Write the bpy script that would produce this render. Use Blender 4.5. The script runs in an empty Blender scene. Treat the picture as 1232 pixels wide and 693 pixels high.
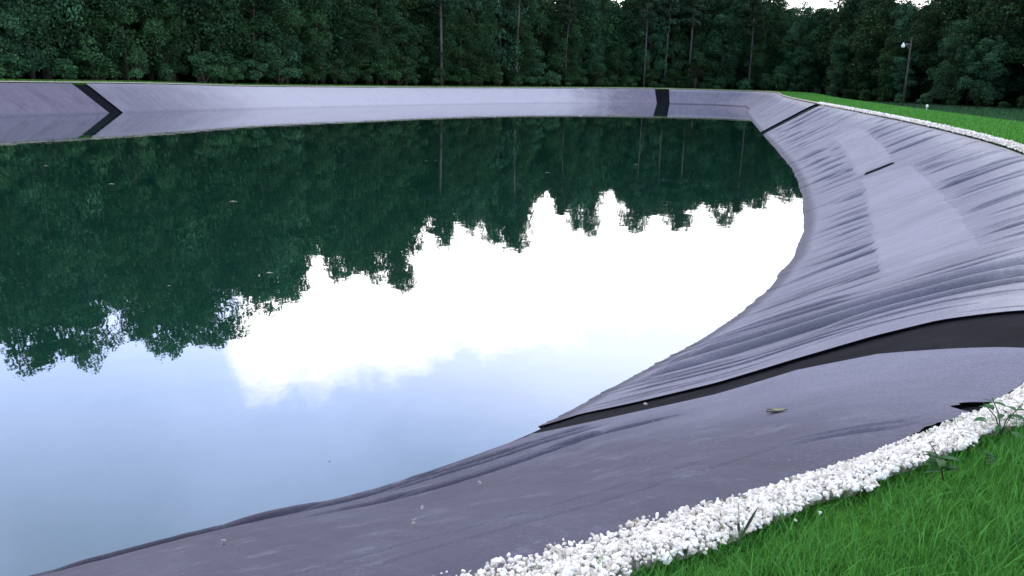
import bpy, math, random
import numpy as np
from mathutils import Vector, Matrix
rng = np.random.default_rng(7); random.seed(7)
S = bpy.context.scene; COL = S.collection

# ------------------------------------------------------------------ helpers
def mesh_np(name, V, F, mats, smooth=True, attr=None, midx=None):
    V = np.asarray(V, np.float32); me = bpy.data.meshes.new(name)
    F = np.asarray(F, np.int32); n, k = F.shape
    me.vertices.add(len(V)); me.vertices.foreach_set('co', V.ravel())
    me.loops.add(n*k); me.loops.foreach_set('vertex_index', F.ravel())
    me.polygons.add(n); me.polygons.foreach_set('loop_start', np.arange(0, n*k, k, dtype=np.int32))
    me.polygons.foreach_set('loop_total', np.full(n, k, np.int32))
    me.polygons.foreach_set('use_smooth', np.full(n, smooth, bool))
    for m in (mats if isinstance(mats, (list, tuple)) else [mats]): me.materials.append(m)
    if midx is not None: me.polygons.foreach_set('material_index', np.asarray(midx, np.int32))
    if attr:
        for an, av in attr.items():
            a = me.attributes.new(an, 'FLOAT', 'POINT'); a.data.foreach_set('value', np.asarray(av, np.float32))
    me.update(calc_edges=True); return me
def obj(name, me, parent=None, label=None, cat=None, group=None, kind=None, loc=None):
    o = bpy.data.objects.new(name, me); COL.objects.link(o)
    if parent is not None: o.parent = parent
    if loc is not None: o.location = loc
    tag(o, label, cat, group, kind); return o
def tag(o, label=None, cat=None, group=None, kind=None):
    if label: o['label'] = label
    if cat: o['category'] = cat
    if group: o['group'] = group
    if kind: o['kind'] = kind
def copy_tree(root, label=None, group=None):
    r = root.copy(); COL.objects.link(r)
    for ch in list(root.children):
        c = ch.copy(); COL.objects.link(c); c.parent = r
    if label: r['label'] = label
    if group: r['group'] = group
    return r
def grid_faces(n, m):
    i, j = np.meshgrid(np.arange(n-1), np.arange(m-1), indexing='ij'); a = (i*m+j).ravel()
    return np.stack([a, a+m, a+m+1, a+1], 1)
class MB:
    def __init__(s): s.v = []; s.f = []; s.n = 0
    def add(s, V, F):
        s.v.append(np.asarray(V, float)); s.f.append(np.asarray(F, int)+s.n); s.n += len(V)
    def tube(s, pts, rad, k=7):
        pts = np.asarray(pts, float); n = len(pts); rad = np.broadcast_to(rad, (n,))
        V = []
        for i in range(n):
            t = pts[min(i+1, n-1)]-pts[max(i-1, 0)]; t = t/(np.linalg.norm(t)+1e-9)
            a = np.cross(t, [0, 0, 1] if abs(t[2]) < .9 else [1, 0, 0]); a /= np.linalg.norm(a); b = np.cross(t, a)
            for q in range(k):
                w = 2*math.pi*q/k; V.append(pts[i]+rad[i]*(math.cos(w)*a+math.sin(w)*b))
        F = []
        for i in range(n-1):
            for q in range(k):
                q2 = (q+1) % k; F.append([i*k+q, i*k+q2, (i+1)*k+q2, (i+1)*k+q])
        c = len(V); V += [pts[0], pts[-1]]
        for q in range(k):
            q2 = (q+1) % k; F.append([q2, q, c, c]); F.append([(n-1)*k+q, (n-1)*k+q2, c+1, c+1])
        F = [f for f in F]
        s.add(V, F)
    def box(s, lo, hi):
        x0, y0, z0 = lo; x1, y1, z1 = hi
        V = [(x0,y0,z0),(x1,y0,z0),(x1,y1,z0),(x0,y1,z0),(x0,y0,z1),(x1,y0,z1),(x1,y1,z1),(x0,y1,z1)]
        s.add(V, [[0,3,2,1],[4,5,6,7],[0,1,5,4],[1,2,6,5],[2,3,7,6],[3,0,4,7]])
    def mesh(s, name, mat, smooth=True):
        V = np.concatenate(s.v); F = np.concatenate(s.f)
        me = bpy.data.meshes.new(name)
        me.from_pydata(V.tolist(), [], [[a for k, a in enumerate(f) if a not in f[:k]] for f in F.tolist()])
        me.polygons.foreach_set('use_smooth', [smooth]*len(me.polygons)); me.materials.append(mat); me.update(); return me

# ------------------------------------------------------------------ materials
def new_mat(name):
    m = bpy.data.materials.new(name); m.use_nodes = True; nt = m.node_tree; nt.nodes.clear()
    out = nt.nodes.new('ShaderNodeOutputMaterial'); return m, nt, out
def N(nt, t, **kw):
    n = nt.nodes.new(t)
    for k, v in kw.items():
        if k.startswith('i_'):
            key = k[2:]; key = int(key) if key.isdigit() else key.replace('_', ' ')
            n.inputs[key].default_value = v
        else: setattr(n, k, v)
    return n
def L(nt, a, b): nt.links.new(a, b)
def math_n(nt, op, a, b=None, c=None, clamp=False):
    n = nt.nodes.new('ShaderNodeMath'); n.operation = op; n.use_clamp = clamp
    for i, x in enumerate((a, b, c)):
        if x is None: continue
        if hasattr(x, 'links'): L(nt, x, n.inputs[i])
        else: n.inputs[i].default_value = x
    return n.outputs[0]
def mixc(nt, fac, a, b, blend='MIX'):
    n = nt.nodes.new('ShaderNodeMix'); n.data_type = 'RGBA'; n.blend_type = blend
    for idx, x in ((0, fac), (6, a), (7, b)):
        if hasattr(x, 'links'): L(nt, x, n.inputs[idx])
        else: n.inputs[idx].default_value = x if not isinstance(x, tuple) else (*x, 1)
    return n.outputs[2]
def noise(nt, vec, scale, detail=4, rough=.55):
    n = N(nt, 'ShaderNodeTexNoise'); n.inputs['Scale'].default_value = scale
    n.inputs['Detail'].default_value = detail; n.inputs['Roughness'].default_value = rough
    if vec is not None: L(nt, vec, n.inputs['Vector'])
    return n.outputs['Fac']
def ramp(nt, fac, lo, hi):
    n = N(nt, 'ShaderNodeMapRange', interpolation_type='SMOOTHSTEP'); L(nt, fac, n.inputs[0])
    n.inputs[1].default_value = lo; n.inputs[2].default_value = hi; return n.outputs[0]
def gpos(nt): return N(nt, 'ShaderNodeNewGeometry').outputs['Position']
def attr(nt, name): return N(nt, 'ShaderNodeAttribute', attribute_name=name).outputs['Fac']
def bump(nt, h, dist, strength=1.):
    b = N(nt, 'ShaderNodeBump'); b.inputs['Distance'].default_value = dist; b.inputs['Strength'].default_value = strength
    L(nt, h, b.inputs['Height']); return b.outputs[0]
def bsdf(nt, out, col, rough=.6, spec=.3, normal=None):
    p = N(nt, 'ShaderNodeBsdfPrincipled'); p.inputs['Roughness'].default_value = rough
    p.inputs['Specular IOR Level'].default_value = spec
    if hasattr(col, 'links'): L(nt, col, p.inputs['Base Color'])
    else: p.inputs['Base Color'].default_value = (*col, 1)
    if normal is not None: L(nt, normal, p.inputs['Normal'])
    L(nt, p.outputs[0], out.inputs[0]); return p

def fabric_mat(name, base, dust, dust_amt, lit=None, wet_amt=.75, crest_dust=0., lit_end=None):
    m, nt, out = new_mat(name); P = gpos(nt)
    c = attr(nt, 'su'); v = attr(nt, 'sv')
    comb = N(nt, 'ShaderNodeCombineXYZ'); L(nt, c, comb.inputs[0]); L(nt, math_n(nt, 'MULTIPLY', v, .35), comb.inputs[1])
    streak = noise(nt, comb.outputs[0], 3.0, 6, .62)          # weathering streaks down the slope
    big = noise(nt, P, .5, 5, .6); fine = noise(nt, P, 45, 3, .7); mid = noise(nt, P, 2.6, 6, .72)
    weave = noise(nt, P, 260, 1, .5); grain = noise(nt, P, 130, 2, .8)
    comb2 = N(nt, 'ShaderNodeCombineXYZ'); L(nt, c, comb2.inputs[0]); L(nt, math_n(nt, 'MULTIPLY', v, 1.1), comb2.inputs[1]); thin = noise(nt, comb2.outputs[0], 9, 5, .7)
    col = mixc(nt, ramp(nt, big, .3, .7), tuple(x*.80 for x in base), tuple(x*1.14 for x in base))
    col = mixc(nt, ramp(nt, streak, .35, .75), col, tuple(x*1.22 for x in base))
    col = mixc(nt, math_n(nt, 'MULTIPLY', ramp(nt, thin, .5, .72), .45), col, tuple(x*.70 for x in base))
    if lit:  # paler stretch of colour stands in for light falling along the bank
        cc = math_n(nt, 'ADD', c, math_n(nt, 'MULTIPLY', big, 3. if not lit_end else 12.)); df_ = ramp(nt, cc, lit[0], lit[1])
        if lit_end: df_ = math_n(nt, 'MULTIPLY', df_, ramp(nt, cc, lit_end[1], lit_end[0]))
        col = mixc(nt, math_n(nt, 'MULTIPLY', df_, .9), col, lit[2])
    if crest_dust: col = mixc(nt, math_n(nt, 'MULTIPLY', ramp(nt, math_n(nt, 'ADD', v, math_n(nt, 'MULTIPLY', math_n(nt, 'SUBTRACT', mid, .5), .35)), .26, -.02), crest_dust), col, (.52, .51, .50))
    col = mixc(nt, math_n(nt, 'MULTIPLY', ramp(nt, math_n(nt, 'MULTIPLY', mid, math_n(nt, 'ADD', fine, .45)), .50, .74), dust_amt), col, dust)
    col = mixc(nt, math_n(nt, 'MULTIPLY', ramp(nt, math_n(nt, 'ADD', math_n(nt, 'MULTIPLY', fine, .5), math_n(nt, 'MULTIPLY', grain, .5)), .38, .66), .60), col, tuple(x*.62 for x in base))
    speck = noise(nt, P, 34, 4, .75); patchy = noise(nt, P, 1.1, 4, .6)
    col = mixc(nt, math_n(nt, 'MULTIPLY', math_n(nt, 'MULTIPLY', ramp(nt, speck, .56, .70), ramp(nt, patchy, .42, .66)), dust_amt), col, dust)
    wet = math_n(nt, 'MULTIPLY', ramp(nt, math_n(nt, 'ADD', v, math_n(nt, 'MULTIPLY', mid, .06)), .955, 1.005), wet_amt)
    col = mixc(nt, wet, col, tuple(x*.35 for x in base))
    h = math_n(nt, 'ADD', math_n(nt, 'MULTIPLY', weave, .25), math_n(nt, 'ADD', fine, math_n(nt, 'MULTIPLY', streak, 3.)))
    bsdf(nt, out, col, .72, .14, bump(nt, h, .012, .8)); return m
FAB_B = (.135, .132, .175)
M_fab = fabric_mat('grey_fabric', (.200, .195, .232), (.38, .37, .41), .35, crest_dust=.6)
M_fab_near = fabric_mat('near_fabric', (.084, .080, .105), (.28, .28, .31), .55, (29.3, 33.0, (.22, .217, .275)))  # darkened colour with a paler end stands in for shading on this bank
M_fab_far = fabric_mat('sunlit_fabric', (.200, .183, .212), (.42, .40, .42), .45, (224., 244., (.62, .59, .60)), .15, .2, (302., 324.))  # middle brightened in the colour to make up for weak sun on this bank
M_fab_left = fabric_mat('lilac_fabric', (.155, .140, .170), (.34, .31, .36), .35, wet_amt=.2)
M_patch = fabric_mat('pale_fabric', (.234, .228, .268), (.46, .46, .52), .4)
def black_mat():
    m, nt, out = new_mat('black_membrane'); P = gpos(nt)
    a = noise(nt, P, 3, 5); b = noise(nt, P, 40, 3)
    col = mixc(nt, ramp(nt, a, .35, .75), (.005, .005, .0065), (.010, .010, .013))
    col = mixc(nt, math_n(nt, 'MULTIPLY', ramp(nt, b, .55, .8), .35), col, (.028, .028, .035))
    bsdf(nt, out, col, .85, .06, bump(nt, math_n(nt, 'ADD', a, math_n(nt, 'MULTIPLY', b, .2)), .03, .6)); return m
M_black = black_mat()
def ground_mat():
    m, nt, out = new_mat('turf_ground'); P = gpos(nt); z = attr(nt, 'zone')
    a = noise(nt, P, .35, 5); b = noise(nt, P, 9, 6, .7); c = noise(nt, P, 60, 3, .7)
    lawn = mixc(nt, ramp(nt, b, .3, .7), (.020, .085, .010), (.065, .22, .022))
    lawn = mixc(nt, math_n(nt, 'MULTIPLY', ramp(nt, a, .45, .75), .5), lawn, (.10, .20, .035))
    shade_rough = mixc(nt, ramp(nt, b, .3, .7), (.010, .055, .018), (.025, .10, .03))  # darker green also carries the shade of the trees over the low field
    floor = mixc(nt, ramp(nt, b, .3, .7), (.012, .011, .008), (.03, .028, .018))
    col = mixc(nt, ramp(nt, math_n(nt, 'ADD', z, math_n(nt, 'MULTIPLY', math_n(nt, 'SUBTRACT', a, .5), .5)), .8, 1.2), lawn, shade_rough)
    col = mixc(nt, ramp(nt, math_n(nt, 'ADD', z, math_n(nt, 'MULTIPLY', math_n(nt, 'SUBTRACT', a, .5), .4)), 1.75, 2.05), col, floor)
    h = math_n(nt, 'ADD', b, math_n(nt, 'MULTIPLY', c, .5))
    bsdf(nt, out, col, .95, .0, bump(nt, h, .06, .9)); return m
M_ground = ground_mat()
def gravel_mat():
    m, nt, out = new_mat('white_gravel'); P = gpos(nt)
    t = attr(nt, 'tone'); b = noise(nt, P, 70, 4, .6)
    col = mixc(nt, ramp(nt, t, 0, 1), (.54, .49, .40), (.86, .83, .76))
    col = mixc(nt, ramp(nt, t, .06, 0.), col, (.20, .17, .13))
    col = mixc(nt, math_n(nt, 'MULTIPLY', ramp(nt, b, .5, .75), .35), col, (.42, .38, .30))
    bsdf(nt, out, col, .75, .25, bump(nt, b, .003, .6)); return m
M_gravel = gravel_mat()
def gravel_sheet_mat():
    m, nt, out = new_mat('gravel_bed'); P = gpos(nt)
    v = N(nt, 'ShaderNodeTexVoronoi'); v.inputs['Scale'].default_value = 26; L(nt, P, v.inputs['Vector'])
    d = v.outputs['Distance']; b = noise(nt, P, 1.2, 5, .7)
    col = mixc(nt, ramp(nt, d, .0, .75), (.70, .66, .58), (.24, .21, .16))
    col = mixc(nt, math_n(nt, 'MULTIPLY', ramp(nt, b, .5, .72), .6), col, (.30, .27, .19))
    bsdf(nt, out, col, .8, .2, bump(nt, math_n(nt, 'SUBTRACT', 1., d), .03, .9)); return m
M_gsheet = gravel_sheet_mat()
def leaf_mat(name, dark, light, spec=.25, trans=.25, rnd=.45):
    m, nt, out = new_mat(name); t = attr(nt, 'tone'); P = gpos(nt)
    col = mixc(nt, t, dark, light)
    oi = N(nt, 'ShaderNodeObjectInfo').outputs['Random']
    hs = N(nt, 'ShaderNodeHueSaturation'); L(nt, col, hs.inputs['Color'])
    L(nt, math_n(nt, 'ADD', math_n(nt, 'MULTIPLY', oi, .06), .455), hs.inputs['Hue'])
    L(nt, math_n(nt, 'ADD', math_n(nt, 'MULTIPLY', oi, rnd*2), 1-rnd), hs.inputs['Value'])
    p = bsdf(nt, out, hs.outputs[0], .55, spec)
    if trans:
        tr = N(nt, 'ShaderNodeBsdfTranslucent'); L(nt, mixc(nt, .5, hs.outputs[0], (.10, .16, .02)), tr.inputs['Color'])
        mx = N(nt, 'ShaderNodeMixShader'); mx.inputs[0].default_value = trans
        L(nt, p.outputs[0], mx.inputs[1]); L(nt, tr.outputs[0], mx.inputs[2]); L(nt, mx.outputs[0], out.inputs[0])
    return m
M_leaf = leaf_mat('tree_leaves', (.009, .028, .016), (.045, .128, .056), .10, .15)
M_pine = leaf_mat('pine_needles', (.009, .024, .014), (.030, .080, .040), .15, .1)
M_shrub = leaf_mat('shrub_leaves', (.011, .038, .018), (.050, .140, .055), .15, .15)
M_grass = leaf_mat('grass_blades', (.014, .110, .020), (.12, .46, .075), .12, .45, 0)
M_rough = leaf_mat('shaded_rough_grass', (.010, .045, .018), (.03, .10, .036), .15, .25, 0)  # taller grass, its tone darkened in place of tree shade
M_weed = leaf_mat('weed_leaves', (.03, .12, .03), (.07, .24, .06), .2, .35, .1)
M_weed_dark = leaf_mat('dark_weed_leaves', (.006, .02, .010), (.015, .045, .02), .3, .15, .1)
def bark_mat(name, a, b):
    m, nt, out = new_mat(name); P = gpos(nt)
    mp = N(nt, 'ShaderNodeMapping'); mp.inputs['Scale'].default_value = (6, 6, 1.2); L(nt, P, mp.inputs[0])
    n = noise(nt, mp.outputs[0], 1.5, 6, .65); col = mixc(nt, ramp(nt, n, .3, .7), a, b)
    bsdf(nt, out, col, .85, .15, bump(nt, n, .05, .8)); return m
M_bark = bark_mat('dark_bark', (.025, .022, .018), (.07, .062, .052))
M_pale = bark_mat('pale_bark', (.045, .042, .038), (.11, .105, .095))
def simple_mat(name, a, b, scale, rough=.5, spec=.4):
    m, nt, out = new_mat(name); n = noise(nt, gpos(nt), scale, 4)
    bsdf(nt, out, mixc(nt, ramp(nt, n, .35, .7), a, b), rough, spec, bump(nt, n, .004, .4)); return m
M_white = simple_mat('white_paint', (.62, .62, .60), (.80, .80, .78), 12)
M_metal = simple_mat('dull_metal', (.20, .20, .20), (.32, .32, .31), 8, .45)
M_dry = simple_mat('dry_leaf', (.11, .17, .03), (.34, .30, .10), 60, .6, .3)
M_flat = simple_mat('floating_leaf', (.20, .22, .10), (.42, .42, .30), 40, .5, .3)
M_red = simple_mat('red_stalk', (.05, .02, .015), (.10, .04, .03), 60)
M_stone = simple_mat('stray_stone', (.25, .24, .22), (.42, .41, .38), 60, .7, .2)

# ------------------------------------------------------------------ pond outline: crest (x, y, z) | foot of slope at the water (x, y)
PAIRS = np.array([
(-24,-6.5,0,-24.5,-0.8),(-14,-5.2,0,-15.5,0.2),(-6,-1.4,0,-8.4,3.5),(-2.6,0.85,0,-5.2,5.55),(-0.13,2.43,0,-2.72,7.20),(1.0,3.13,0,-1.5,7.95),
(1.96,3.74,0,-0.5,8.85),(2.94,4.49,0,0.15,9.5),(5.0,7.3,0,1.4,11.1),(8.5,12.3,0,3.75,14.35),(11.6,17.8,0,6.45,19.2),(13.9,23.05,0,8.8,24.9),
(16.87,32.5,0,11.75,34.0),(18.8,40.1,0,13.9,41.6),(21.2,50.7,0,16.5,52.2),(26.07,73.66,0,21.6,74.3),(31.5,98,0,27.3,98.4),(38.5,125,0,34,126),
(44.3,146,0,39.6,146.5),(45.5,158,0,40.6,154.5),(40,164,0,37.5,159),(28.4,164.3,0,28.0,159.6),(5.55,151.1,-.24,7.9,147),(-10.6,133.2,-.36,-7.2,129.9),
(-22.7,115.3,-.33,-19,112.5),(-31.9,101.6,-.28,-28,98.9),(-38.2,89.5,-.05,-34,87.3),(-43,80.5,0,-38.6,78.6),(-47,72,.03,-42.4,70.6),(-51,58,0,-46.3,57.2),
(-53,40,0,-48.2,40),(-49,20,0,-44.6,22),(-39,3,0,-36.5,7.2)], float)
NP_ = len(PAIRS); WZ = -2.7
def cr(u, cols):
    u = np.asarray(u, float) % NP_; i = np.floor(u).astype(int); t = (u-i)[..., None]
    p = [PAIRS[(i+k) % NP_][..., cols] for k in (-1, 0, 1, 2)]
    d = [np.linalg.norm(p[k+1][..., :2]-p[k][..., :2], axis=-1)[..., None]+1e-6 for k in range(3)]
    m1 = d[1]*((p[1]-p[0])/d[0]*d[1]+(p[2]-p[1])/d[1]*d[0])/(d[0]+d[1])
    m2 = d[1]*((p[2]-p[1])/d[1]*d[2]+(p[3]-p[2])/d[2]*d[1])/(d[1]+d[2])
    t2 = t*t; t3 = t2*t
    return (2*t3-3*t2+1)*p[1]+(t3-2*t2+t)*m1+(-2*t3+3*t2)*p[2]+(t3-t2)*m2
def crest(u): return cr(u, [0, 1, 2])
def waterl(u):
    w = cr(u, [3, 4]); return np.concatenate([w, np.full(w.shape[:-1]+(1,), WZ)], -1)
def slope(u, v):
    u = np.asarray(u, float); v = np.asarray(v, float)
    c = crest(u); w = waterl(u); p = c+(w-c)*v[..., None]
    p[..., 2] -= .10*np.exp(-np.maximum(v, 0)/.10)
    return p
def slope_n(u, v):
    e = 1e-3; a = slope(u+e, v)-slope(u-e, v); b = slope(u, v+e)-slope(u, v-e)
    n = np.cross(a, b); n /= np.linalg.norm(n, axis=-1)[..., None]+1e-12
    return n*np.sign(n[..., 2:3])
def outn(u):
    e = 1e-2; t = (crest(u+e)-crest(u-e))[..., :2]; t /= np.linalg.norm(t, axis=-1)[..., None]
    n = np.stack([t[..., 1], -t[..., 0]], -1); w = (waterl(u)-crest(u))[..., :2]
    return n*-np.sign((n*w).sum(-1))[..., None]
UU = np.linspace(0, NP_, 20001); CC = crest(UU); SS = np.concatenate([[0], np.cumsum(np.linalg.norm(np.diff(CC[:, :2], axis=0), axis=1))])
def s_of(u): return np.interp(u, UU, SS)
def u_of(s): return np.interp(s, SS, UU)
def u_samples(u0, u1, k, lo, hi):
    s, e = s_of(u0), s_of(u1); out = [s]
    while s < e:
        p = crest(u_of(s)); w = waterl(u_of(s)); d = min(np.hypot(p[0], p[1]), np.hypot(w[0], w[1]))
        s += min(hi, max(lo, k*d)); out.append(min(s, e))
    return u_of(np.array(out))
# periodic-free 1D / 2D value noise
def vnoise(x, y, seed):
    r = np.random.default_rng(seed); T = r.random((256, 256))
    xi = np.floor(x).astype(int); yi = np.floor(y).astype(int); fx = x-xi; fy = y-yi
    fx = fx*fx*(3-2*fx); fy = fy*fy*(3-2*fy); g = lambda a, b: T[a % 256, b % 256]
    return (g(xi, yi)*(1-fx)+g(xi+1, yi)*fx)*(1-fy)+(g(xi, yi+1)*(1-fx)+g(xi+1, yi+1)*fx)*fy-.5

# ------------------------------------------------------------------ ground, liner, water
ug = np.concatenate([np.linspace(0, 2, 12)[:-1], np.linspace(2, 16, 260)[:-1], np.linspace(16, NP_, 120)])[:-1]
cg = crest(ug); on = outn(ug)
CEN = np.array([-4., 78.])
rings = []; zone = []
for off, z, zn in ((-.3, -1.3, 0), (-.02, -.6, 0), (.10, -.05, 0), (.5, -.01, 0), (1.2, 0, 0), (2.6, .01, .2), (4.2, 0, .45), (6.2, -.10, .8), (8.5, -.55, 1.1), (11.5, -1.05, 1.4)):
    p = np.concatenate([cg[:, :2]+on*off, (cg[:, 2]+z)[:, None]], 1); rings.append(p); zone.append(np.full(len(ug), zn))
last = rings[-1]; dirv = last[:, :2]-CEN; dirv /= np.linalg.norm(dirv, axis=1)[:, None]
right_field = np.clip((last[:, 0]-14)/10, 0, 1)*(last[:, 1] < 110)*(last[:, 1] > -20)
for add, zn in ((6, 1.6), (14, 2.), (40, 2.3), (140, 3), (900, 3)):
    z = np.full(len(ug), -1.15)-(.004*add)
    zz = np.where(right_field > .5, np.minimum(zn, 1.45 if add < 30 else 3), zn)
    rings.append(np.concatenate([last[:, :2]+dirv*add, z[:, None]], 1)); zone.append(zz)
nr, nu = len(rings), len(ug)
V = np.stack(rings, 0).reshape(-1, 3); ii, jj = np.meshgrid(np.arange(nr-1), np.arange(nu), indexing='ij')
j2 = (jj+1) % nu; F = np.stack([ii*nu+jj, ii*nu+j2, (ii+1)*nu+j2, (ii+1)*nu+jj], -1).reshape(-1, 4)
obj('ground', mesh_np('ground', V, F, M_ground, attr={'zone': np.concatenate(zone)}), kind='structure')

def drop(u, v):      # room under the cloth for its creases; none where the membrane lies bare
    u = np.asarray(u, float) % NP_; ss = s_of(u)
    bf = np.interp(np.clip(v, -.05, 1.6), [-.05, .05, .18, .29, .42, .57, .765, .914, 1., 1.6], [7.70, 7.73, 7.79, 7.757, 7.66, 7.51, 7.41, 7.36, 7.17, 7.10])
    bn = np.interp(np.clip(v, -.05, 1.6), [-.05, .042, .154, .249, .389, .521, .695, .831, .947, 1.6], [7.32, 7.36, 7.43, 7.49, 7.47, 7.30, 7.19, 7.08, 6.98, 6.90])
    r = np.clip((ss-s_of(bf)-.10)/.25, 0, 1)*np.clip((s_of(14.8)-ss)/1.5, 0, 1)
    n = np.clip((s_of(bn)-ss-.08)/.25, 0, 1)*np.clip((v-.10)/.1, 0, 1)*np.clip((ss-s_of(2.2))/.5, 0, 1)*np.clip((np.interp(u, [2, 4, 5, 6, 6.8, 7.2, 8], [1.5, 1.1, 1.0, .955, .93, .97, 1.4])-v)/.03, 0, 1)
    return .20*r*np.clip((v-.03)/.08, 0, 1)+.07*n*(u < 7.6)
ub = np.concatenate([u_samples(0, 8, .01, .05, 1.5), u_samples(8, NP_, .03, .2, 2.5)[1:]])
vb = np.concatenate([np.linspace(-.03, .1, 8), np.linspace(.12, 1.2, 44), np.linspace(1.3, 1.9, 6)])
uu, vv = np.meshgrid(ub, vb, indexing='ij')
P = slope(uu, vv)
s_ = s_of(uu); P[..., 2] += .02*vnoise(s_*.5, vv*3, 3)*np.minimum(1, vv*6).clip(0)-.020-np.interp(np.hypot(P[..., 0], P[..., 1]), [10, 40], [0, .13])-drop(uu, vv)
o = obj('pond_liner', mesh_np('pond_liner', P.reshape(-1, 3), grid_faces(*uu.shape), M_black),
        label='black membrane lining the pond, bare in bands between the grey fabric sheets', cat='liner')
bed = slope(np.linspace(0, NP_, 200)[:-1], np.full(199, 1.88)); me = bpy.data.meshes.new('pond_bed')
me.from_pydata((bed-np.array([0, 0, .01])).tolist(), [], [list(range(199))]); me.materials.append(M_black); obj('pond_bed', me, kind='structure')

def water_mat():
    m, nt, out = new_mat('pond_water'); P = gpos(nt)
    mp = N(nt, 'ShaderNodeMapping'); mp.inputs['Scale'].default_value = (1, .6, 1); L(nt, P, mp.inputs[0])
    h = math_n(nt, 'ADD', noise(nt, mp.outputs[0], .9, 3, .5), math_n(nt, 'MULTIPLY', noise(nt, mp.outputs[0], 5, 2, .5), .10))
    nb = bump(nt, h, .010, .36)
    d = N(nt, 'ShaderNodeBsdfDiffuse'); d.inputs['Color'].default_value = (.006, .037, .023, 1)
    g = N(nt, 'ShaderNodeBsdfGlossy'); g.inputs['Roughness'].default_value = .012; g.inputs['Color'].default_value = (1, .985, 1, 1)
    L(nt, nb, g.inputs['Normal'])
    f = N(nt, 'ShaderNodeFresnel'); f.inputs['IOR'].default_value = 1.33; L(nt, nb, f.inputs['Normal'])
    fac = math_n(nt, 'POWER', f.outputs[0], .47)
    mx = N(nt, 'ShaderNodeMixShader'); L(nt, fac, mx.inputs[0]); L(nt, d.outputs[0], mx.inputs[1]); L(nt, g.outputs[0], mx.inputs[2])
    L(nt, mx.outputs[0], out.inputs[0]); return m
uw = np.linspace(0, NP_, 400)[:-1]; wl = slope(uw, np.full(399, .82)); wl[:, 2] = WZ
me = bpy.data.meshes.new('water'); me.from_pydata(wl.tolist(), [], [list(range(399))]); me.materials.append(water_mat())
obj('water', me, kind='structure')

# ------------------------------------------------------------------ grey fabric sheets on the slope
def make_ridges(s0, s1, seed, dens, specials=()):
    r = np.random.default_rng(seed); R = []
    s = s0
    while s < s1:
        p = slope(u_of(s), np.array(.5)); D = np.hypot(p[0], p[1])
        s += (.035+.0085*D)/dens*r.exponential(1.)
        a = r.uniform(-.3, .85); ln = r.uniform(.15, .9); g = r.lognormal(0, .55)
        w = max(min(.20, (.007+.0016*D)*g**.8), .014, .0024*D if D < 80 else .12)
        R.append((s, r.normal(0, .05+.004*D), a, a+ln, w, min(.15, w*(.25+1.7*r.random()**2.4)), r.uniform(0, 7)))
    return R+list(specials)
PATCHES = (([(11.70, .65), (10.29, .686), (8.81, .476)], [(11.60, .385), (10.1, .36), (8.68, .20)]), ([(13.72, .51), (12.7, .60), (11.82, .66)], [(13.78, .24), (12.7, .34), (11.85, .43)]))
def calm(S_, V_):      # the cloth lies flatter under the two patches
    m = np.ones_like(S_)
    for l, r in PATCHES:
        l, r = np.array(l)[::-1], np.array(r)[::-1]; sl, sr = s_of(l[:, 0]), s_of(r[:, 0])
        lo, hi = np.interp(S_, sr, r[:, 1]), np.interp(S_, sl, l[:, 1]); c = np.clip((V_-lo)/.05+.8, 0, 1)*np.clip((hi-V_)/.05+.8, 0, 1)
        c = c*np.clip((S_-min(sl[0], sr[0]))/.5+.6, 0, 1)*np.clip((max(sl[-1], sr[-1])-S_)/.5+.6, 0, 1); m *= 1-.93*c
    return m
def sheet_height(S_, V_, R, seed, sf):
    h = .045*vnoise(S_*.55, V_*3.2, seed)+.014*vnoise(S_*2.2, V_*4, seed+1)+.006*vnoise(S_*9, V_*3, seed+2)
    lat = np.zeros_like(h); q = calm(S_, V_)
    for (s0, k, a, b, w, amp, ph) in R:
        mg = abs(k)*1.2+9*w+1.2
        sel = np.where((sf > s0-mg) & (sf < s0+mg))[0]
        if len(sel) == 0: continue
        sl = slice(sel[0], sel[-1]+1); v = V_[sl]
        x = (sf[sl, None]-(s0+k*(v-.5)+.8*w*np.sin(v*7+ph)))/w
        env = np.clip((v-a)/.15, 0, 1)*np.clip((b-v)/.15, 0, 1); env = env*env*(3-2*env)*q[sl]
        if k > -1.5: env = env*np.interp(v, [0, .78, .93, 1.05], [1, 1, .25, .15])
        bulge = np.where(x > 0, (x/1.6)*np.exp(1-x/1.6), 0)*np.exp(-np.maximum(x-4, 0))
        # a narrow tuck, and the slack of the cloth flopping over it from beyond
        h[sl] += amp*env*(-1.0*np.exp(-x*x)+.70*bulge); lat[sl] -= np.minimum(amp*1.0, 2.0*w)*env*bulge
    return h, lat
def along_height(S_, V_, lines):      # creases that run along the bank instead of down it
    h = np.zeros_like(S_); down = np.zeros_like(S_)
    for pts, w, amp in lines:
        p = np.array(pts); vl = np.interp(S_, p[:, 0], p[:, 1])+.012*vnoise(S_*1.5, S_*0, int(w*1e4)); x = (V_-vl)*5.2/w
        ta = np.clip((S_-p[0, 0])/.5, 0, 1)*np.clip((p[-1, 0]-S_)/.5, 0, 1); env = ta*(2-ta)
        b = np.where(x > 0, (x/1.6)*np.exp(1-x/1.6), 0)*np.exp(-np.maximum(x-4, 0))
        h += amp*env*(-np.exp(-x*x)+.8*b); down -= np.minimum(amp*1.1, 2*w)*env*b
    return h, down
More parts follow.
